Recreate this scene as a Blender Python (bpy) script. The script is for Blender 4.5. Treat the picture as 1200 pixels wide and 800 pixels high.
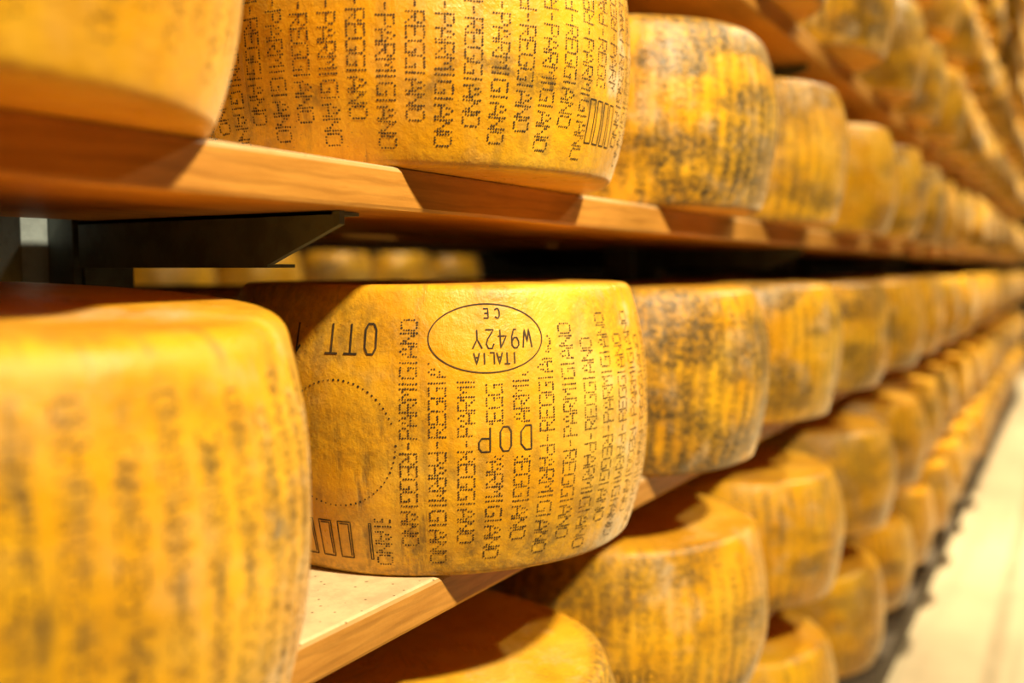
import bpy, math, random
import numpy as np
from mathutils import Matrix, Vector

for o in list(bpy.data.objects): bpy.data.objects.remove(o)
scene = bpy.context.scene
coll = scene.collection

# world axes: X runs along the rack away from the camera, Y into the rack, Z up, floor at z = 0
CAMZ = 1.2                      # camera height above the floor
FPX, TH, PI_ = 1087.4, 0.5450, 0.0778
# ------------------------------------------------------------------ camera
cd = bpy.data.cameras.new('camera'); cam = bpy.data.objects.new('camera', cd); coll.objects.link(cam)
cd.sensor_width = 36.0; cd.lens = FPX / 1200 * 36
F = Vector((math.cos(TH)*math.cos(PI_), math.sin(TH)*math.cos(PI_), -math.sin(PI_)))
Rv = Vector((math.sin(TH), -math.cos(TH), 0)); Uv = Rv.cross(F)
m = Matrix((Rv, Uv, -F)).transposed().to_4x4(); m.translation = (0, 0, CAMZ)
cam.matrix_world = m
cd.clip_start = .02; cd.clip_end = 60
cd.dof.use_dof = True; cd.dof.focus_distance = .765; cd.dof.aperture_fstop = 2.3
scene.camera = cam
# ------------------------------------------------------------------ world, lamps, exposure
w = bpy.data.worlds.new('world'); scene.world = w; w.use_nodes = True
bg = w.node_tree.nodes['Background']; bg.inputs[0].default_value = (1, .74, .42, 1); bg.inputs[1].default_value = .05
vs = scene.view_settings
vs.view_transform = 'Standard'; vs.look = 'None'; vs.exposure = 0.0; vs.gamma = 1; vs.use_curve_mapping = False

def lamp(name, loc, aim, power, size, col=(1, .835, .53), spread=180):
    l = bpy.data.lights.new(name, 'AREA'); l.shape = 'DISK'; l.size = size; l.energy = power; l.color = col; l.spread = math.radians(spread)
    o = bpy.data.objects.new(name, l); coll.objects.link(o); o.location = loc
    o.rotation_euler = (Vector(aim) - Vector(loc)).to_track_quat('-Z', 'Y').to_euler()
    return o
lamp('aisle_lamp', (.42, -1.06, CAMZ + 1.68), (.84, .5, CAMZ - .28), 39, .20, spread=98)
lamp('aisle_lamp', (3.3, -.62, CAMZ + 1.95), (2.2, .3, CAMZ - .4), 26, .12, spread=120)
for x in (4.6, 7.8, 11.):
    lamp('aisle_lamp', (x, -.30, CAMZ + 4.6), (x, -.10, 0), 90, .2, spread=50)
lamp('back_aisle_lamp', (3.6, 2.15, CAMZ + 1.1), (3.6, 3.3, CAMZ), 10, .14, spread=120)

# ------------------------------------------------------------------ helpers
rng = random.Random(4)
def mesh_obj(name, verts, faces, mat, parent=None, smooth=False, uv=None, attrs=None):
    me = bpy.data.meshes.new(name)
    me.from_pydata([tuple(v) for v in verts], [], faces)
    if smooth: me.polygons.foreach_set('use_smooth', [True]*len(me.polygons))
    if uv is not None:
        lay = me.uv_layers.new(name='UVMap')
        idx = np.zeros(len(me.loops), dtype=np.int32); me.loops.foreach_get('vertex_index', idx)
        lay.data.foreach_set('uv', np.asarray(uv, dtype=np.float32)[idx].ravel())
    if attrs:
        for k, a in attrs.items():
            at = me.attributes.new(k, 'FLOAT', 'POINT'); at.data.foreach_set('value', np.asarray(a, dtype=np.float32))
    me.materials.append(mat); me.update()
    o = bpy.data.objects.new(name, me); coll.objects.link(o)
    if parent: o.parent = parent
    return o
def tag(o, label, cat=None, group=None, kind=None):
    if label: o['label'] = label
    if cat: o['category'] = cat
    if group: o['group'] = group
    if kind: o['kind'] = kind
    return o
def box(x0, x1, y0, y1, z0, z1, bev=0.0):
    import bmesh
    bm = bmesh.new(); bmesh.ops.create_cube(bm, size=1)
    for v in bm.verts:
        v.co = Vector(((x0+x1)/2 + v.co.x*(x1-x0), (y0+y1)/2 + v.co.y*(y1-y0), (z0+z1)/2 + v.co.z*(z1-z0)))
    if bev: bmesh.ops.bevel(bm, geom=list(bm.edges), offset=bev, segments=2, affect='EDGES', profile=.5)
    V = [v.co.copy() for v in bm.verts]; bm.verts.index_update()
    Fc = [[v.index for v in f.verts] for f in bm.faces]; bm.free()
    return V, Fc
def box_obj(name, b, mat, parent=None, bev=0.0, origin=(0, 0, 0)):
    V, Fc = box(*b, bev); o0 = Vector(origin)
    return mesh_obj(name, [v - o0 for v in V], Fc, mat, parent)
def prism(name, poly_yz, x0, x1, mat, parent):
    n = len(poly_yz); V = [(x0, y, z) for y, z in poly_yz] + [(x1, y, z) for y, z in poly_yz]
    Fc = [list(range(n))[::-1], list(range(n, 2*n))] + [[i, (i+1) % n, n+(i+1) % n, n+i] for i in range(n)]
    return mesh_obj(name, V, Fc, mat, parent)

# ------------------------------------------------------------------ materials
def newmat(name):
    mt = bpy.data.materials.new(name); mt.use_nodes = True; nt = mt.node_tree
    return mt, nt, nt.nodes['Principled BSDF']
class N:
    def __init__(s, nt): s.nt = nt
    def node(s, t, **kw):
        n = s.nt.nodes.new(t)
        for k, v in kw.items(): setattr(n, k, v)
        return n
    def set(s, sock, v):
        if hasattr(v, 'is_linked'): s.nt.links.new(v, sock)
        else: sock.default_value = v
    def noise(s, vec, scale, detail=4, rough=.6, dist=0):
        n = s.node('ShaderNodeTexNoise'); s.set(n.inputs['Vector'], vec)
        n.inputs['Scale'].default_value = scale; n.inputs['Detail'].default_value = detail
        n.inputs['Roughness'].default_value = rough; n.inputs['Distortion'].default_value = dist
        return n.outputs['Fac']
    def ramp(s, v, a, b, lo=0., hi=1.):
        n = s.node('ShaderNodeMapRange'); n.interpolation_type = 'SMOOTHSTEP'; s.set(n.inputs[0], v)
        n.inputs[1].default_value = a; n.inputs[2].default_value = b; n.inputs[3].default_value = lo; n.inputs[4].default_value = hi
        return n.outputs[0]
    def math(s, op, a, b=None, clamp=False):
        n = s.node('ShaderNodeMath', operation=op); n.use_clamp = clamp; s.set(n.inputs[0], a)
        if b is not None: s.set(n.inputs[1], b)
        return n.outputs[0]
    def mix(s, f, a, b):
        n = s.node('ShaderNodeMix', data_type='RGBA'); s.set(n.inputs[0], f)
        s.set(n.inputs[6], a if hasattr(a, 'is_linked') else (*a, 1)); s.set(n.inputs[7], b if hasattr(b, 'is_linked') else (*b, 1))
        return n.outputs[2]
    def mapping(s, vec, scale=(1, 1, 1), loc=None):
        n = s.node('ShaderNodeMapping'); s.set(n.inputs['Vector'], vec); n.inputs['Scale'].default_value = scale
        if loc is not None: s.set(n.inputs['Location'], loc)
        return n.outputs[0]
    def vec(s, x, y, z):
        n = s.node('ShaderNodeCombineXYZ')
        for i, q in enumerate((x, y, z)): s.set(n.inputs[i], q)
        return n.outputs[0]
    def bump(s, h, strength, dist):
        n = s.node('ShaderNodeBump'); n.inputs['Strength'].default_value = strength; n.inputs['Distance'].default_value = dist
        s.set(n.inputs['Height'], h); return n.outputs[0]

def rind_material():
    mt, nt, b = newmat('cheese_rind'); k = N(nt)
    tc = k.node('ShaderNodeTexCoord'); rnd = k.node('ShaderNodeObjectInfo').outputs['Random']
    off = k.vec(k.math('MULTIPLY', rnd, 37.), k.math('MULTIPLY', rnd, 91.), k.math('MULTIPLY', rnd, 53.))
    P = k.mapping(tc.outputs['Object'], (1, 1, 1), off)
    uvo = k.vec(k.math('MULTIPLY', rnd, 7.), k.math('MULTIPLY', rnd, 3.), 0.)
    stain = k.node('ShaderNodeAttribute', attribute_name='stain').outputs['Fac']
    grime = k.node('ShaderNodeAttribute', attribute_name='grime').outputs['Fac']
    # base gold with broad mottling
    c = k.mix(k.ramp(k.noise(P, 9, 5, .6), .35, .68), (.72, .335, .006), (.86, .465, .018))
    c = k.mix(k.ramp(k.noise(P, 38, 4, .65), .52, .75, 0, .55), c, (.62, .27, .006))
    c = k.mix(k.ramp(k.noise(P, 5.5, 3, .5), .56, .78, 0, .5), c, (.85, .60, .12))
    # vertical grime streaks: noise stretched along the height of the wheel
    S = k.mapping(tc.outputs['UV'], (1, .16, 1), uvo)
    st = k.noise(S, 62, 4, .6)
    br = k.noise(P, 60, 5, .7)
    sm = k.math('MULTIPLY', k.ramp(st, .52, .68), k.ramp(br, .34, .60), True)
    big = k.ramp(k.noise(P, 6, 4, .55), .42, .66)
    sm = k.math('MULTIPLY', sm, k.math('ADD', k.math('MULTIPLY', big, .55), k.math('MULTIPLY', grime, .75)), True)
    c = k.mix(k.math('MULTIPLY', sm, .85, True), c, (.125, .085, .028))
    # grime gathered along the upright lines of lettering
    sx = k.node('ShaderNodeSeparateXYZ'); k.set(sx.inputs[0], tc.outputs['UV'])
    cs = k.math('COSINE', k.math('MULTIPLY', sx.outputs[0], 56/.216))
    ln = k.math('MULTIPLY', k.ramp(cs, -.1, .9), k.ramp(k.noise(P, 26, 5, .65), .40, .62), True)
    ln = k.math('MULTIPLY', ln, k.math('MULTIPLY', k.math('MULTIPLY', grime, .85), k.ramp(k.noise(P, 7, 4, .6), .38, .60)), True)
    c = k.mix(ln, c, (.16, .11, .035))
    # stains placed per wheel, broken up by fine noise
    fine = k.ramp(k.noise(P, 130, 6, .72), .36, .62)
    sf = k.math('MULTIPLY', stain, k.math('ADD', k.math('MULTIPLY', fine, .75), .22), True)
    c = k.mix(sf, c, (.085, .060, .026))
    # dusty pale bloom; near wheels' right flanks also carry glancing light in it
    bl = k.math('MULTIPLY', k.ramp(k.noise(P, 15, 6, .7), .50, .72), k.node('ShaderNodeAttribute', attribute_name='bloom').outputs['Fac'], True)
    c = k.mix(bl, c, (.66, .52, .33))
    # small pits and specks
    v = k.node('ShaderNodeTexVoronoi'); k.set(v.inputs['Vector'], P); v.inputs['Scale'].default_value = 210
    sp = k.math('MULTIPLY', k.ramp(v.outputs['Distance'], .16, .08), k.ramp(k.noise(P, 24, 3), .52, .62), True)
    c = k.mix(k.math('MULTIPLY', sp, .65), c, (.12, .06, .015))
    k.set(b.inputs['Base Color'], c)
    k.set(b.inputs['Roughness'], k.ramp(k.noise(P, 30, 5, .65), .3, .7, .24, .52))
    b.inputs['Specular IOR Level'].default_value = .45
    b.inputs['Sheen Weight'].default_value = .30; b.inputs['Sheen Roughness'].default_value = .35; b.inputs['Sheen Tint'].default_value = (1, .88, .66, 1)
    h = k.math('ADD', k.math('MULTIPLY', k.noise(P, 150, 6, .7), .5), k.math('MULTIPLY', k.noise(P, 34, 4, .6), .9))
    h = k.math('SUBTRACT', h, k.math('MULTIPLY', sm, .25))
    k.set(b.inputs['Normal'], k.bump(h, .5, .004))
    return mt
def ink_material(name, a, bcol, cut=None):
    mt, nt, b = newmat(name); k = N(nt)
    tc = k.node('ShaderNodeTexCoord').outputs['Object']
    k.set(b.inputs['Base Color'], k.mix(k.ramp(k.noise(tc, 45, 4, .6), .40, .66), a, bcol))
    b.inputs['Roughness'].default_value = .75
    return mt
def wood_material(name, lit, dark, top):
    mt, nt, b = newmat(name); k = N(nt)
    tc = k.node('ShaderNodeTexCoord').outputs['Object']
    rnd = k.node('ShaderNodeObjectInfo').outputs['Random']
    P = k.mapping(tc, (1, 1, 1), k.vec(k.math('MULTIPLY', rnd, 11.), 0., k.math('MULTIPLY', rnd, 5.)))
    G = k.mapping(P, (.09, 1, 1))
    wv = k.node('ShaderNodeTexWave', wave_type='BANDS', bands_direction='Z'); k.set(wv.inputs['Vector'], k.mapping(P, (.16, .6, 1)))
    wv.inputs['Scale'].default_value = 26; wv.inputs['Distortion'].default_value = 7; wv.inputs['Detail'].default_value = 3; wv.inputs['Detail Scale'].default_value = 1.6
    gr = k.noise(G, 120, 5, .65)
    c = k.mix(k.ramp(gr, .35, .68), lit, dark)
    c = k.mix(k.ramp(wv.outputs['Fac'], .70, .98, 0, .28), c, tuple(q*.55 for q in dark))
    c = k.mix(k.ramp(k.noise(P, 4, 3), .45, .7, 0, .45), c, tuple(min(1, q*1.25) for q in lit))
    geo = k.node('ShaderNodeNewGeometry'); sp = k.node('ShaderNodeSeparateXYZ'); k.set(sp.inputs[0], geo.outputs['True Normal'])
    tn = k.ramp(k.noise(P, 26, 6, .7), .35, .7)
    tcol = k.mix(tn, top, tuple(q*.72 for q in top))
    v = k.node('ShaderNodeTexVoronoi'); k.set(v.inputs['Vector'], P); v.inputs['Scale'].default_value = 95
    tcol = k.mix(k.math('MULTIPLY', k.ramp(v.outputs['Distance'], .14, .07), .8), tcol, (.10, .05, .02))
    c = k.mix(k.ramp(sp.outputs['Z'], .25, .6), c, tcol)  # worn pale top; reaching the bevel it paints the edge's highlight
    k.set(b.inputs['Base Color'], c)
    b.inputs['Roughness'].default_value = .42
    k.set(b.inputs['Normal'], k.bump(k.math('ADD', gr, k.math('MULTIPLY', k.noise(P, 220, 4), .5)), .35, .0012))
    return mt
def metal_material(name, col, rough=.5, metallic=.3, rust=.4):
    mt, nt, b = newmat(name); k = N(nt)
    tc = k.node('ShaderNodeTexCoord').outputs['Object']
    c = k.mix(k.ramp(k.noise(tc, 30, 5, .65), .4, .65), col, tuple(q*.7 for q in col))
    c = k.mix(k.ramp(k.noise(tc, 55, 5, .7), .62, .75, 0, rust), c, (.14, .06, .02))
    k.set(b.inputs['Base Color'], c); b.inputs['Metallic'].default_value = metallic; b.inputs['Roughness'].default_value = rough
    k.set(b.inputs['Normal'], k.bump(k.noise(tc, 300, 3), .2, .0008))
    return mt
def plaster_material(name, col, scale=3, rough=.8, streak=False):
    mt, nt, b = newmat(name); k = N(nt)
    tc = k.node('ShaderNodeTexCoord').outputs['Object']
    c = k.mix(k.ramp(k.noise(tc, scale, 6, .65), .35, .7), col, tuple(q*.82 for q in col))
    if streak:
        c = k.mix(k.ramp(k.noise(k.mapping(tc, (.12, 2.2, 1)), 6, 4, .6), .48, .7, 0, .5), c, tuple(q*.62 for q in col))
    if streak:      # dirty joint running along the aisle
        sx = k.node('ShaderNodeSeparateXYZ'); k.set(sx.inputs[0], tc)
        dj = k.math('ABSOLUTE', k.math('SUBTRACT', sx.outputs[1], .17))
        c = k.mix(k.math('MULTIPLY', k.ramp(dj, .035, .012), k.ramp(k.noise(tc, 5, 4), .3, .6, .35, .75)), c, tuple(q*.55 for q in col))
    k.set(b.inputs['Base Color'], c); b.inputs['Roughness'].default_value = rough
    k.set(b.inputs['Normal'], k.bump(k.noise(tc, 90, 4), .25, .002))
    return mt
RIND = rind_material()
INK = ink_material('stamp_ink', (.030, .018, .006), (.085, .045, .010))
INKF = ink_material('faded_stamp_ink', (.075, .042, .012), (.30, .16, .025))
WOOD = wood_material('shelf_wood', (.56, .26, .045), (.43, .185, .028), (.76, .58, .34))
STEEL = metal_material('painted_steel', (.115, .140, .135), metallic=.1)
STEELL = metal_material('grey_steel', (.27, .32, .34), metallic=0., rust=.1)
FLOOR = plaster_material('concrete_floor', (.60, .50, .34), 2.2, .30, True)
SHADEP = plaster_material('shaded_plaster', (.035, .030, .024))  # shade behind the rack put into the plaster colour, gap stays dark
PLAST = plaster_material('plaster', (.10, .075, .045))
PLINTH = plaster_material('plinth_concrete', (.10, .075, .05), 6, .8)

# ------------------------------------------------------------------ the setting
ZR = {'w': -.264, 'u': .0798, 'c': -.606, 'd': -.932, 'v': .45}       # board tops, relative to the camera
for i, n in enumerate(('x', 'y', 'z', 'a', 'b', 'e')): ZR[n] = .80 + .35*i
ZR = {k_: v_ + CAMZ for k_, v_ in ZR.items()}
XA, XB, XE = -1.25, 4.385, 10.02
YF, BD, TK = .4576, .335, .0348          # front edge of the boards, board depth, board thickness
CEIL = 6.2
st = [('floor', (-3, 13, -3, 5, -.1, 0), FLOOR), ('ceiling', (-3, 13, -3, 5, CEIL, CEIL+.1), PLAST),
      ('wall_left', (-3, 13, 5, 5.1, 0, CEIL), SHADEP), ('wall_right', (-3, 13, -3.1, -3, 0, CEIL), PLAST),
      ('wall_far', (13, 13.1, -3, 5, 0, CEIL), SHADEP), ('wall_near', (-3.1, -3, -3, 5, 0, CEIL), PLAST),
      ('trim_1', (XA, XE, .425, 1.29, 0, .085), PLINTH)]
for n, b_, mt_ in st: tag(box_obj(n, b_, mt_), None, kind='structure')

# ------------------------------------------------------------------ shelf boards
ROWTXT = {'w': 'the oval-stamped cheese wheel', 'u': 'the cheese wheel with the dark smudge band',
          'c': 'the wheels just below the oval-stamped one', 'd': 'the lowest row of cheese wheels',
          'v': 'the row above the smudge-banded wheel', 'x': 'the second row above the smudge-banded wheel',
          'y': 'the third row above the smudge-banded wheel', 'z': 'the fourth row above the smudge-banded wheel',
          'a': 'the fifth row above the smudge-banded wheel', 'b': 'the sixth row above the smudge-banded wheel',
          'e': 'the seventh row above the smudge-banded wheel'}
def board(name, x0, x1, y0, y1, ztop, label, group):
    o = box_obj(name, (x0, x1, y0, y1, ztop-TK, ztop), WOOD, None, .004, origin=(x0, y0, ztop-TK))
    o.location = (x0, y0, ztop-TK); return tag(o, label, 'shelf board', group)
for r_, z in ZR.items():
    board('shelf_board', XA, XB, YF, YF+BD, z, 'near orange wooden board carrying ' + ROWTXT[r_], 'front shelf boards')
    board('shelf_board', XB+.002, XE, YF, YF+BD, z, 'far end board carrying ' + ROWTXT[r_], 'front shelf boards')
for r_ in ('w', 'u'):
    board('shelf_board', .50, XB, .922, .922+BD, ZR[r_], 'shaded board behind the uprights, level with ' + ROWTXT[r_], 'rear shelf boards')

# ------------------------------------------------------------------ steel uprights with cantilever arms
UP = [-.864 + 1.407*i for i in range(8)]
UPT = ['grey steel upright beside the foreground wheel, end of the rack', 'grey steel upright with chamfered arm in the gap above the oval-stamped wheel',
       'second grey steel upright, one bay beyond the chamfered arm', 'third grey steel upright along the rack behind the wheels',
       'fourth grey steel upright along the rack behind the wheels', 'fifth grey steel upright along the rack behind the wheels',
       'sixth grey steel upright along the rack behind the wheels', 'last grey steel upright at the far end of the rack']
def upright(x, label, arms, zt, y0=.813, mirror=True, front=True):
    e = bpy.data.objects.new('steel_upright', None); coll.objects.link(e); e.location = (x, y0+.045, .085 if mirror else 0); zo = e.location.z
    tag(e, label, 'upright', 'steel uprights of the rack')
    # post: two channel legs with a recessed web between them
    box_obj('post', (-.0035, .055, -.045, -.0055, 0, zt-zo), STEEL, e, .001)
    for s_ in (-1, 1):
        box_obj('flange', (-.030, .058, -.005, .060, 0, zt-zo) if s_ > 0 else (.004, .058, -.051, -.0455, 0, zt-zo), STEELL if s_ > 0 else STEEL, e, .001)
    for zb in arms:
        z1 = zb - zo - .0004
        for s_ in ((-1, 1) if mirror else (-1,)):
            if s_ > 0 and not front: continue
            pr = [(s_*.053, z1-.0405), (s_*.302, z1-.0405), (s_*.377, z1-.0105), (s_*.377, z1), (s_*.053, z1)]
            a_ = prism('arm', pr, -.003, .003, STEEL, e)
            V, Fc = box(-.003, .028, min(s_*.053, s_*.300), max(s_*.053, s_*.300), z1-.0435, z1-.0405)
            mesh_obj('arm_flange', V, Fc, STEEL, a_)
            V, Fc = box(-.003, .028, min(s_*.053, s_*.370), max(s_*.053, s_*.370), z1-.003, z1-.0002)
            mesh_obj('arm_flange', V, Fc, STEEL, a_)
    return e
for x, t in zip(UP, UPT): upright(x, t, [z-TK for z in ZR.values()], ZR['e'])

# ------------------------------------------------------------------ cheese wheels
RM, RR, H0 = .216, .193, .236
def smooth(a, b, x):
    t = np.clip((x-a)/(b-a), 0, 1); return t*t*(3-2*t)
class Shape:
    def __init__(s, seed, h=H0, rm=RM, rr=RR, wob=.0016, rt=.007):
        s.rt = rt
        g = np.random.RandomState(seed); s.h, s.rm, s.rr = h, rm, rr
        s.ph = g.rand(6)*6.28; s.am = wob*(.5+g.rand(6)); s.skew = g.uniform(-.06, .06); s.seed = seed
    def r(s, a, z):
        t = np.clip(z/s.h, 0, 1); tt = t + s.skew*t*(1-t)*2
        base = s.rr + (s.rm-s.rr)*(1-np.abs(2*tt-1)**2.1)
        w_ = s.am[0]*np.sin(2*a+s.ph[0]) + s.am[1]*np.sin(3*a+s.ph[1]+9*z) + .6*s.am[2]*np.sin(7*a+s.ph[2]+30*z) + .5*s.am[3]*np.sin(5*a+s.ph[3]-40*z) + .3*s.am[4]*np.sin(13*a+s.ph[4]+60*z)
        # soft bulge of the lower and upper edge
        return base + w_
def sidenoise(a, z, seed, sx, sz, oct_=3):
    # smooth value noise periodic in the angle
    out = 0; amp = 1; tot = 0
    for o_ in range(oct_):
        nx = int(sx*2**o_); nz = int(sz*2**o_)+2
        g = np.random.RandomState(seed*17+o_).rand(nz+2, nx)
        u = (a/(2*np.pi) % 1)*nx; v = np.clip(z/.26, 0, .999)*nz
        i = u.astype(int) % nx; j = v.astype(int); fu = u-np.floor(u); fv = v-j; fu = fu*fu*(3-2*fu); fv = fv*fv*(3-2*fv)
        out = out + amp*((g[j, i]*(1-fu)+g[j, (i+1) % nx]*fu)*(1-fv)+(g[j+1, i]*(1-fu)+g[j+1, (i+1) % nx]*fu)*fv); tot += amp; amp *= .55
    return out/tot
def rind_mesh(name, sh, nseg, nz, stainfn=None, grime=.5, bloom=.4):
    h = sh.h; rc = .006; rt = sh.rt
    # profile rows: (kind, z, radius factor)
    rows = []
    for f_ in (.25, .6, .85, .95): rows.append(('cap', 0., f_))
    for q in np.linspace(0, 1, 5): rows.append(('edge', rc*(1-math.cos(q*math.pi/2)), rc*(1-math.sin(q*math.pi/2))))
    for q in np.linspace(0, 1, nz)[1:-1]: rows.append(('side', rc + q*(h-rc-rt), 0))
    for q in np.linspace(1, 0, 6): rows.append(('edge', h-rt*(1-math.cos(q*math.pi/2)), rt*(1-math.sin(q*math.pi/2))))
    for f_ in (.95, .85, .6, .25): rows.append(('cap', h, f_))
    a = np.arange(nseg)*2*np.pi/nseg - np.pi
    V = []; UV = []; A = []; Z = []; CAP = []
    for kd, z, q in rows:
        r_ = sh.r(a, np.full_like(a, z))
        if kd == 'cap':
            rr_ = (r_-(rc if z < .01 else rt))*q; zz = z + (0 if z < .01 else .0018*np.sin(2*a+sh.ph[5])*q*(1-q)*4 - .0015*(1-q))
            zz = np.full_like(a, zz) if np.isscalar(zz) else zz
        elif kd == 'edge': rr_ = r_-q; zz = np.full_like(a, z)
        else: rr_ = r_; zz = np.full_like(a, z)
        V.append(np.stack([rr_*np.cos(a), rr_*np.sin(a), zz], 1)); UV.append(np.stack([a*RM, zz], 1)); A.append(a); Z.append(np.full_like(a, z)); CAP.append(np.full_like(a, 1. if kd == 'cap' else 0.))
    V = np.concatenate(V); UV = np.concatenate(UV); A = np.concatenate(A); Z = np.concatenate(Z); CAP = np.concatenate(CAP)
    nr = len(rows); Fc = []
    for j in range(nr-1):
        b0 = j*nseg
        for i in range(nseg):
            i2 = (i+1) % nseg; Fc.append((b0+i, b0+i2, b0+nseg+i2, b0+nseg+i))
    c0, c1 = len(V), len(V)+1
    V = np.concatenate([V, [[0, 0, 0], [0, 0, h]]]); UV = np.concatenate([UV, [[0, 0], [0, h]]])
    A = np.concatenate([A, [0, 0]]); Z = np.concatenate([Z, [0, h]]); CAP = np.concatenate([CAP, [1, 1]])
    for i in range(nseg):
        i2 = (i+1) % nseg; Fc.append((c0, i2, i)); Fc.append((c1, (nr-1)*nseg+i, (nr-1)*nseg+i2))
    sd = sh.seed
    stn = (.45+.55*grime)*smooth(.46, .64, sidenoise(A, Z, sd+1, 11, 4, 4))
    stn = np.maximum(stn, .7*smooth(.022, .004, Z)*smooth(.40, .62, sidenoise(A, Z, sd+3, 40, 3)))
    stn = stn*(1-CAP) + CAP*.25*smooth(.5, .7, sidenoise(A, Z, sd+5, 5, 2))
    grm = np.clip(grime*(.4+1.2*sidenoise(A, Z, sd+7, 6, 3)), 0, 1)*(1-CAP)
    blm = np.clip(bloom*(.3+1.4*sidenoise(A, Z, sd+9, 5, 3)), 0, 1)
    if stainfn:
        stn, grm, blm = stainfn(A, Z, stn, grm, blm, CAP)
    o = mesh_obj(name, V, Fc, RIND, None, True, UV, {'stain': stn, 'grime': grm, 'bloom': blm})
    return o

FONT = {'P': '11110 10001 10001 11110 10000 10000 10000', 'A': '00100 01010 01010 10001 11111 10001 10001',
        'R': '11110 10001 10001 11110 10100 10010 10001', 'M': '10001 11011 10101 10101 10001 10001 10001',
        'I': '00100 00100 00100 00100 00100 00100 00100', 'G': '01111 10000 10000 10011 10001 10001 01111',
        'N': '10001 11001 11001 10101 10011 10011 10001', 'O': '01110 10001 10001 10001 10001 10001 01110',
        'E': '11111 10000 10000 11110 10000 10000 11111'}
FONT = {k_: [(i, j) for j, row in enumerate(v_.split()) for i, c_ in enumerate(row) if c_ == '1'] for k_, v_ in FONT.items()}
DP, ADV = .0021, .0108
def column_dots(a0, zc, first_long, up=True, down=True):
    """one upright line of dotted lettering: the upper word reads upward, the lower one downward, a hyphen between"""
    out = [(a0, zc-.002), (a0, zc), (a0, zc+.002)]
    words = ('PARMIGIANO', 'REGGIANO') if first_long else ('REGGIANO', 'PARMIGIANO')
    for wd, sg, on in ((words[0], 1, up), (words[1], -1, down)):
        if not on: continue
        z = zc + sg*.0065
        for ch in wd:
            wi = DP*4
            for i, j in FONT[ch]:
                ii = i-1.2 if ch == 'I' else i
                out.append((a0 - sg*(3-j)*DP*1.08/RM, z + sg*ii*DP))
            z += sg*(ADV if ch != 'I' else ADV*.62)
    return out
def dots_mesh(name, sh, pts, rad, mat, parent, jit=.0003, seed=1, lift=.00035, nside=6):
    g = np.random.RandomState(seed); n = len(pts); P = np.array(pts)
    P = P + np.stack([g.randn(n)*jit/RM, g.randn(n)*jit], 1)
    ok = (P[:, 1] > .010) & (P[:, 1] < sh.h-.010); P = P[ok]; n = len(P)
    a, z = P[:, 0], P[:, 1]
    r_ = sh.r(a, z) + lift
    dz = .002; slope = (sh.r(a, z+dz)-sh.r(a, z-dz))/(2*dz)
    c = np.stack([r_*np.cos(a), r_*np.sin(a), z], 1)
    t1 = np.stack([-np.sin(a), np.cos(a), 0*a], 1)
    t2 = np.stack([slope*np.cos(a), slope*np.sin(a), np.ones_like(a)], 1); t2 /= np.linalg.norm(t2, axis=1)[:, None]
    rr_ = rad*(.75+.5*g.rand(n))
    V = np.zeros((n, nside, 3))
    for k_ in range(nside):
        th = 2*math.pi*k_/nside + .3
        V[:, k_] = c + (rr_*math.cos(th))[:, None]*t1 + (rr_*math.sin(th))[:, None]*t2
    Fc = np.arange(n*nside).reshape(n, nside).tolist()
    o = mesh_obj(name, V.reshape(-1, 3), Fc, mat, parent)
    return o
STROKE = {'O': [[(.3, 0), (.1, .2), (.1, .8), (.3, 1), (.7, 1), (.9, .8), (.9, .2), (.7, 0), (.3, 0)]], 'T': [[(0, 1), (1, 1)], [(.5, 1), (.5, 0)]],
          '1': [[(.25, .75), (.55, 1), (.55, 0)]], '4': [[(.75, 0), (.75, 1), (.1, .35), (1, .35)]],
          'D': [[(.1, 0), (.1, 1), (.55, 1), (.9, .75), (.9, .25), (.55, 0), (.1, 0)]], 'P': [[(.1, 0), (.1, 1), (.7, 1), (.9, .85), (.9, .6), (.7, .45), (.1, .45)]],
          'C': [[(.9, .85), (.6, 1), (.3, 1), (.1, .75), (.1, .25), (.3, 0), (.6, 0), (.9, .15)]], 'E': [[(.9, 1), (.1, 1), (.1, 0), (.9, 0)], [(.1, .5), (.75, .5)]],
          'W': [[(0, 1), (.25, 0), (.5, .7), (.75, 0), (1, 1)]], '9': [[(.85, .65), (.6, .45), (.3, .45), (.12, .65), (.12, .85), (.35, 1), (.65, 1), (.87, .85), (.85, .4), (.6, 0), (.3, 0)]],
          '2': [[(.1, .75), (.3, 1), (.7, 1), (.9, .75), (.75, .5), (.1, 0), (.95, 0)]], 'Y': [[(0, 1), (.5, .5), (1, 1)], [(.5, .5), (.5, 0)]],
          'I': [[(.5, 0), (.5, 1)]], 'A': [[(0, 0), (.5, 1), (1, 0)], [(.22, .4), (.78, .4)]], 'L': [[(.1, 1), (.1, 0), (.85, 0)]],
          '0': [[(.3, 0), (.1, .1), (.1, .9), (.3, 1), (.7, 1), (.9, .9), (.9, .1), (.7, 0), (.3, 0)]]}
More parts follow.
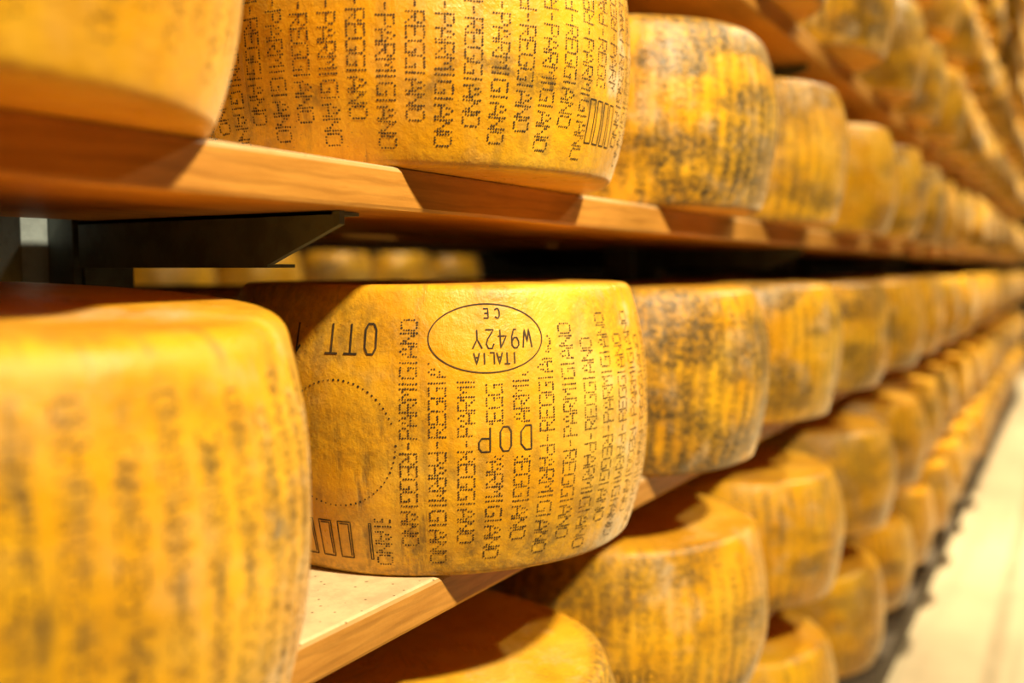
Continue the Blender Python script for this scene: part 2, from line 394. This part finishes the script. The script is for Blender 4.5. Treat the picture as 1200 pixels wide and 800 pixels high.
def ribbon(sh, lines, width, lift=.0004):
    V = []; Fc = []
    for ln in lines:
        P = []
        for (p, q) in zip(ln[:-1], ln[1:]):
            L = math.hypot((q[0]-p[0])*RM, q[1]-p[1]); n = max(1, int(L/.0025))
            P += [(p[0]+(q[0]-p[0])*i/n, p[1]+(q[1]-p[1])*i/n) for i in range(n)]
        P.append(ln[-1]); b0 = len(V)
        for i, (a, z) in enumerate(P):
            p0, p1 = P[max(0, i-1)], P[min(len(P)-1, i+1)]
            du, dv = (p1[0]-p0[0])*RM, p1[1]-p0[1]; L = math.hypot(du, dv) or 1
            for s_ in (-1, 1):
                aa = a - s_*dv/L*width/2/RM; zz = z + s_*du/L*width/2
                r_ = float(sh.r(np.array([aa]), np.array([zz]))[0]) + lift
                V.append((r_*math.cos(aa), r_*math.sin(aa), zz))
            if i: k_ = b0+2*i; Fc.append((k_-2, k_, k_+1, k_-1))
    return V, Fc
def stroke_text(txt, a_start, z_base, hgt, wid, adv, flip):
    """flip: text stands on its head (reads towards smaller angles, its top points down)"""
    out = []; x = 0
    for ch in txt:
        if ch != ' ':
            for ln in STROKE[ch]:
                out.append([(a_start - (x+px*wid)/RM, z_base - py*hgt) if flip else (a_start + (x+px*wid)/RM, z_base + py*hgt) for px, py in ln])
        x += adv
    return out
D2R = math.pi/180
def lettering(sh, parent, zc=.118, a_ref=0., step=6.4, mat=INK, rad=.00074, mask=None, seed=1, extra=(), skip=(), jit=.00013, drop=.0):
    n = int(round(360/step)); step = 360./n; pts = []; g = random.Random(seed)
    for k_ in range(n):
        deg = a_ref + k_*step; dz = g.uniform(-.004, .004)
        pts += column_dots(deg*D2R, zc+dz, k_ % 2 == 0)
    pts = [p for p in pts if not (mask and mask((p[0]/D2R + 180) % 360 - 180, p[1])) and g.random() >= drop]
    o = dots_mesh('dotted_lettering', sh, pts, rad, mat, parent, jit, seed)
    tag(o, 'upright lines of small dark punched dots forming lettering', kind='stuff')
    return o

# --- the wheel with the oval stamp -------------------------------------------------
def W1_mask(d, z):
    if d > 90: d -= 360
    if ((d+133.2)/15.2)**2 + ((z-.203)/.032)**2 < 1: return True
    if -136.8 < d < -122.3 and .108 < z < .135: return True
    if d < -155.0 and d > -200 and not (d > -162 and z < .055): return True
    return False
def W1_stain(A, Z, s_, g_, b_, cap):
    d = np.degrees(A); d = np.where(d > 90, d-360, d)
    s_ = s_*.55
    g_ = .45 + .0*g_
    s_ = np.maximum(s_, .75*np.exp(-((d+150.5)/2.6)**2 - ((Z-.035)/.022)**2))
    s_ = np.maximum(s_, .8*np.exp(-((d+144)/3)**2 - ((Z-.014)/.013)**2))
    s_ = np.maximum(s_, .7*np.exp(-((d+117)/7)**2 - ((Z-.028)/.018)**2))
    s_ = np.maximum(s_, .55*np.exp(-((d+104)/9)**2 - ((Z-.05)/.030)**2))
    s_ = np.maximum(s_, .5*np.exp(-((d+102)/9)**2 - ((Z-.13)/.018)**2))
    s_ = np.maximum(s_, .45*np.exp(-((d+162)/10)**2 - ((Z-.028)/.016)**2))
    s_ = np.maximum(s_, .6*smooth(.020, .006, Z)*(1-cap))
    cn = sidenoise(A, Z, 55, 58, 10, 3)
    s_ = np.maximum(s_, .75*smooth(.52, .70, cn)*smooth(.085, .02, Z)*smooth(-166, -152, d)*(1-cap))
    b_ = np.maximum(b_*.25, .8*smooth(-118, -86, d)*(1-cap))  # right flank paler: dust together with glancing light put into the colour
    return s_, g_*(1-cap), b_
def place(o, s_, z, dy=0., rot=0.):
    o.location = (s_, .570+dy, z); o.rotation_euler = (0, 0, rot); return o
sh = Shape(3, .251, .2165, .196, .0008)
W1 = place(rind_mesh('cheese_wheel', sh, 200, 60, W1_stain), .793, ZR['w'])
tag(W1, 'golden cheese wheel with oval stamp, dotted circle and dotted lettering', 'cheese wheel')
lettering(sh, W1, .117, -151.3, 6.43, INK, .00084, W1_mask, 5)
circ = [((-168.6 + math.degrees(.0545/RM)*math.cos(t))*D2R, .118 + .0535*math.sin(t)) for t in np.linspace(0, 2*math.pi, 72)[:-1] if not (.0 < t < .32)]
tag(dots_mesh('dotted_circle', sh, circ, .00095, INK, W1, .0001, 3), 'circle of dark punched dots', kind='stuff')
V, Fc = ribbon(sh, [[((-133.2+13.7*math.cos(t))*D2R, .2065+.0285*math.sin(t)) for t in np.linspace(0, 2*math.pi, 90)]], .0011)
ov = tag(mesh_obj('oval_stamp', V, Fc, INK, W1), 'pressed oval outline with code inside')
def stamp(name, lines, width, mat, parent, label):
    V, Fc = ribbon(parent_shape[parent.name] if parent.name in parent_shape else sh, lines, width); return tag(mesh_obj(name, V, Fc, mat, parent), label)
parent_shape = {W1.name: sh, ov.name: sh}
stamp('stamp_code', stroke_text('W942Y', -122.3*D2R, .2135, .0155, .0085, .0115, True), .0013, INK, ov, 'upside-down code W942Y')
stamp('stamp_country', stroke_text('ITALIA', -126.2*D2R, .1945, .0095, .0050, .0068, True), .0013, INK, ov, 'upside-down word ITALIA')
stamp('stamp_letters', stroke_text('CE', -129.8*D2R, .2310, .0078, .0052, .0105, True), .0013, INK, ov, 'upside-down letters C E')
stamp('date_stamp', stroke_text('OTT', -158.6*D2R, .2185, .0250, .0125, .0185, True), .0019, INK, W1, 'upside-down month lettering')
stamp('year_stamp', stroke_text('14', -178.2*D2R, .2185, .0250, .0125, .0185, True), .0022, INK, W1, 'upside-down year digits')
stamp('origin_stamp', stroke_text('DOP', -123.0*D2R, .1325, .0205, .0120, .0185, True), .0014, INK, W1, 'upside-down DOP lettering')
num = []
for k_ in range(5):
    a0 = (-160.6 - 5.1*k_)*D2R; wd = .0125 if k_ else .002
    num.append([(a0, .017), (a0, .050), (a0-wd/RM, .050), (a0-wd/RM, .017), (a0, .017)])
    num.append([(a0-.002/RM, .019), (a0-.002/RM, .048), (a0-max(wd-.002, .001)/RM, .048)])
stamp('number_stamp', num, .0011, INK, W1, 'row of tall hollow digits')

# --- the wheel above it, with a dark smudge band --------------------------------------
def U1_stain(A, Z, s_, g_, b_, cap):
    d = np.degrees(A); d = np.where(d > 120, d-360, d)
    n_ = sidenoise(A, Z, 77, 26, 9, 4)
    band = np.exp(-((Z-.066-.010*np.sin(A*5))/.013)**2)*smooth(.36, .60, n_)
    s_ = np.maximum(s_*.3, .85*band*smooth(-172, -160, d)*smooth(-84, -96, d))
    s_ = np.maximum(s_, .8*np.exp(-((d+135.5-220*(Z-.07))/1.6)**2 - ((Z-.068)/.026)**2))
    s_ = np.maximum(s_, .65*np.exp(-((d+101)/8)**2 - ((Z-.072)/.014)**2))
    s_ = np.maximum(s_, .5*np.exp(-((d+177)/13)**2 - ((Z-.040)/.04)**2)*smooth(.3, .6, n_))
    s_ = np.maximum(s_, .35*smooth(-98, -84, d)*smooth(.35, .6, n_)*(1-cap))
    b_ = np.maximum(b_*.2, .9*smooth(-104, -82, d)*(1-cap))  # dust and painted glancing light on the right flank
    return s_, (.40+0*g_)*(1-cap), b_
sh2 = Shape(8, .242, .2165, .197, .0008)
U1 = place(rind_mesh('cheese_wheel', sh2, 200, 60, U1_stain), .744, ZR['u'])
tag(U1, 'golden cheese wheel with dark smudge band directly above the oval-stamped wheel', 'cheese wheel')
parent_shape[U1.name] = sh2
lettering(sh2, U1, .121, -141.2, 6.0, INK, .00084, lambda d, z: -97.5 < d < -84 and z < .075, 9)
num = []
for k_ in range(4):
    a0 = (-97 + 3.3*k_)*D2R
    num.append([(a0, .028), (a0, .064), (a0+.0085/RM, .064), (a0+.0085/RM, .028), (a0, .028)])
stamp('number_stamp', num, .0010, INK, U1, 'row of tall hollow digits')

# --- shared wheel variants -------------------------------------------------------------
def variant(seed, h, grime, bloom, mat, drop, zc, rt):
    s_ = Shape(seed, h, RM, RR, .0019, rt)
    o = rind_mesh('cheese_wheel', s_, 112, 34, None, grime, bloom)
    lettering(s_, o, zc, 0., 6.43, mat, .00085, None, seed, drop=drop)
    return o
def dup(src):
    c = src.copy(); coll.objects.link(c)
    for ch in src.children:
        q = ch.copy(); coll.objects.link(q); q.parent = c
    return c
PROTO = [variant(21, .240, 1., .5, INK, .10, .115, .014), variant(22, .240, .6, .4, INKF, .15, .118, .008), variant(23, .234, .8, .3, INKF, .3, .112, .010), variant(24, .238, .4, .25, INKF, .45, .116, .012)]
used = [False]*4
def wheel(row, s_, label, group, v, rot, dy=0., z=None):
    if not used[v]: o = PROTO[v]; used[v] = True
    else: o = dup(PROTO[v])
    place(o, s_, ZR[row] if z is None else z, dy, rot)
    for kk in ('label', 'group', 'category'):
        if kk in o: del o[kk]
    return tag(o, label, 'cheese wheel', group)
ORD = ['', 'first', 'second', 'third', 'fourth', 'fifth', 'sixth', 'seventh', 'eighth', 'ninth', 'tenth']
def in_view(s_, z, y=.57):
    ok = False
    for a in np.linspace(0, 6.28, 40):
        for zz in (z, z+.12, z+.24):
            P = Vector((s_+RM*math.cos(a), y+RM*math.sin(a), zz-CAMZ)); d = P.dot(F)
            if d < .05: continue
            x = 600+FPX*P.dot(Rv)/d; y_ = 400-FPX*P.dot(Uv)/d
            if -40 < x < 1215 and -40 < y_ < 840: return True
    return False
# foreground wheels
def W0_stain(A, Z, s_, g_, b_, cap):
    d = np.degrees(A)
    s_ = s_*.45
    s_ = np.maximum(s_, .8*np.exp(-((d+96)/3.5)**2 - ((Z-.098)/.014)**2))
    s_ = np.maximum(s_, .35*np.exp(-((d+76)/9)**2 - ((Z-.19)/.02)**2))
    return s_, .75*(1-cap)+0*g_, np.maximum(b_*.4, .85*smooth(-92, -62, d))  # right flank pale from dust plus glancing light in the colour
shA = Shape(31, .2455, .2165, .200, .0014, .014)
W0 = place(rind_mesh('cheese_wheel', shA, 160, 48, W0_stain), .285, ZR['w'])
tag(W0, 'large streaky foreground cheese wheel standing before the oval-stamped wheel', 'cheese wheel')
lettering(shA, W0, .114, 0., 6.43, INKF, .0009, None, 31, drop=.25)
for o in [W0] + list(W0.children):          # the upper face of this wheel is not quite level
    for v in o.data.vertices: v.co.z += .068*v.co.y*v.co.z/shA.h
shB = Shape(32, .240, .2165, .197, .0014)
U0 = place(rind_mesh('cheese_wheel', shB, 160, 48, lambda A, Z, s_, g_, b_, cap: (s_*.18, .12+0*g_*(1-cap), b_*.3)), .236, ZR['u'])
tag(U0, 'smooth golden foreground cheese wheel next to the smudge-banded wheel', 'cheese wheel')
lettering(shB, U0, .127, 1.0, 6.43, INKF, .0008, None, 32, drop=.35)

START = {'w': [1.233, 1.707, 2.203, 2.719], 'u': [1.265, 1.72, 2.250, 2.694], 'c': [.745, 1.262, 1.75, 2.299, 2.816, 3.292],
         'd': [1.737, 2.274, 2.724, 3.19, 3.66], 'v': [.62, 1.115, 1.609, 2.124, 2.66, 3.15]}
NAMEREF = {'w': 'after the oval-stamped wheel on its board', 'u': 'after the smudge-banded wheel on its board',
           'c': 'on the board below the oval-stamped wheel', 'd': 'on the lowest board', 'v': 'on the board above the smudge-banded wheel'}
for row in ZR:
    ss = list(START.get(row, []))
    s_ = ss[-1] if ss else .3 + rng.uniform(0, .4)
    if not ss: ss.append(s_)
    while s_ < 9.6: s_ += .495 + rng.uniform(-.012, .022); ss.append(s_)
    seen = 0
    for i, s_ in enumerate(ss):
        if s_ > XE-.25: break
        vis = in_view(s_, ZR[row])
        if not vis and not (row in ('v', 'c') and i < 2): continue
        v = rng.choice((0, 1, 2, 3)); dy = rng.uniform(-.012, .012); rot = rng.uniform(0, 6.28)
        if row in START and i < 3: dy *= .25
        if row == 'w' and i == 0: v, rot = 0, 1.0
        if row == 'w' and i == 1: v, rot = 0, 3.4
        if row == 'u' and i == 0: v, rot = 0, 2.2
        if row == 'u' and i == 1: v, rot = 1, .4
        if row == 'c' and i == 1: v, rot = 1, 0.
        seen += 1
        grp = 'cheese wheels on the board carrying ' + ROWTXT[row]
        if row in NAMEREF and seen <= 6:
            lab = ORD[seen] + ' cheese wheel ' + NAMEREF[row]
        elif row in NAMEREF:
            lab = 'small distant cheese wheel far along, ' + NAMEREF[row].replace('after', 'past')
        else:
            lab = 'cheese wheel in ' + ROWTXT[row]
        o = wheel(row, s_, lab, grp, v, rot, dy)
        if row == 'c' and i == 1:
            s_c = Shape(22, .240, RM, RR, .0019); V, Fc = ribbon(s_c, stroke_text('DOP', -158*D2R, .068, .021, .0135, .021, False), .0017)
            tag(mesh_obj('origin_stamp', V, Fc, INK, o), 'upright DOP lettering'); o['label'] = 'cheese wheel with upright DOP stamp below and beyond the oval-stamped wheel'
        if row == 'c' and i == 0: o.scale = (1, 1, .90); o['label'] = 'cheese wheel with shaded top directly below the oval-stamped wheel'
# wheels on the back side of the uprights, glimpsed through the gap
for i in range(8):
    wheel('w', .42 + .5*i, 'dim cheese wheel on the back side of the uprights, seen through the gap', 'cheese wheels behind the uprights', (i*3) % 4, i*1.3, 1.145-.57)
# ------------------------------------------------------------------ rack across the next aisle
zf = CAMZ - .155
board('shelf_board', 1.4, 5.0, 3.06, 3.45, zf, 'wooden board of the lit rack across the back aisle', None)
board('shelf_board', 1.4, 5.0, 3.06, 3.45, zf+.36, 'upper wooden board of the lit rack across the back aisle', None)
for x in (1.8, 4.75): upright(x, ('nearer' if x < 2 else 'farther') + ' steel upright of the lit rack across the back aisle', [zf-TK, zf+.36-TK], zf+.5, 3.46, False)
for i in range(6):
    wheel('w', 2.02 + .5*i, 'lit cheese wheel across the back aisle, seen through the gap', 'cheese wheels across the back aisle', (i+1) % 4, i*2.1, 3.21-.57, zf)
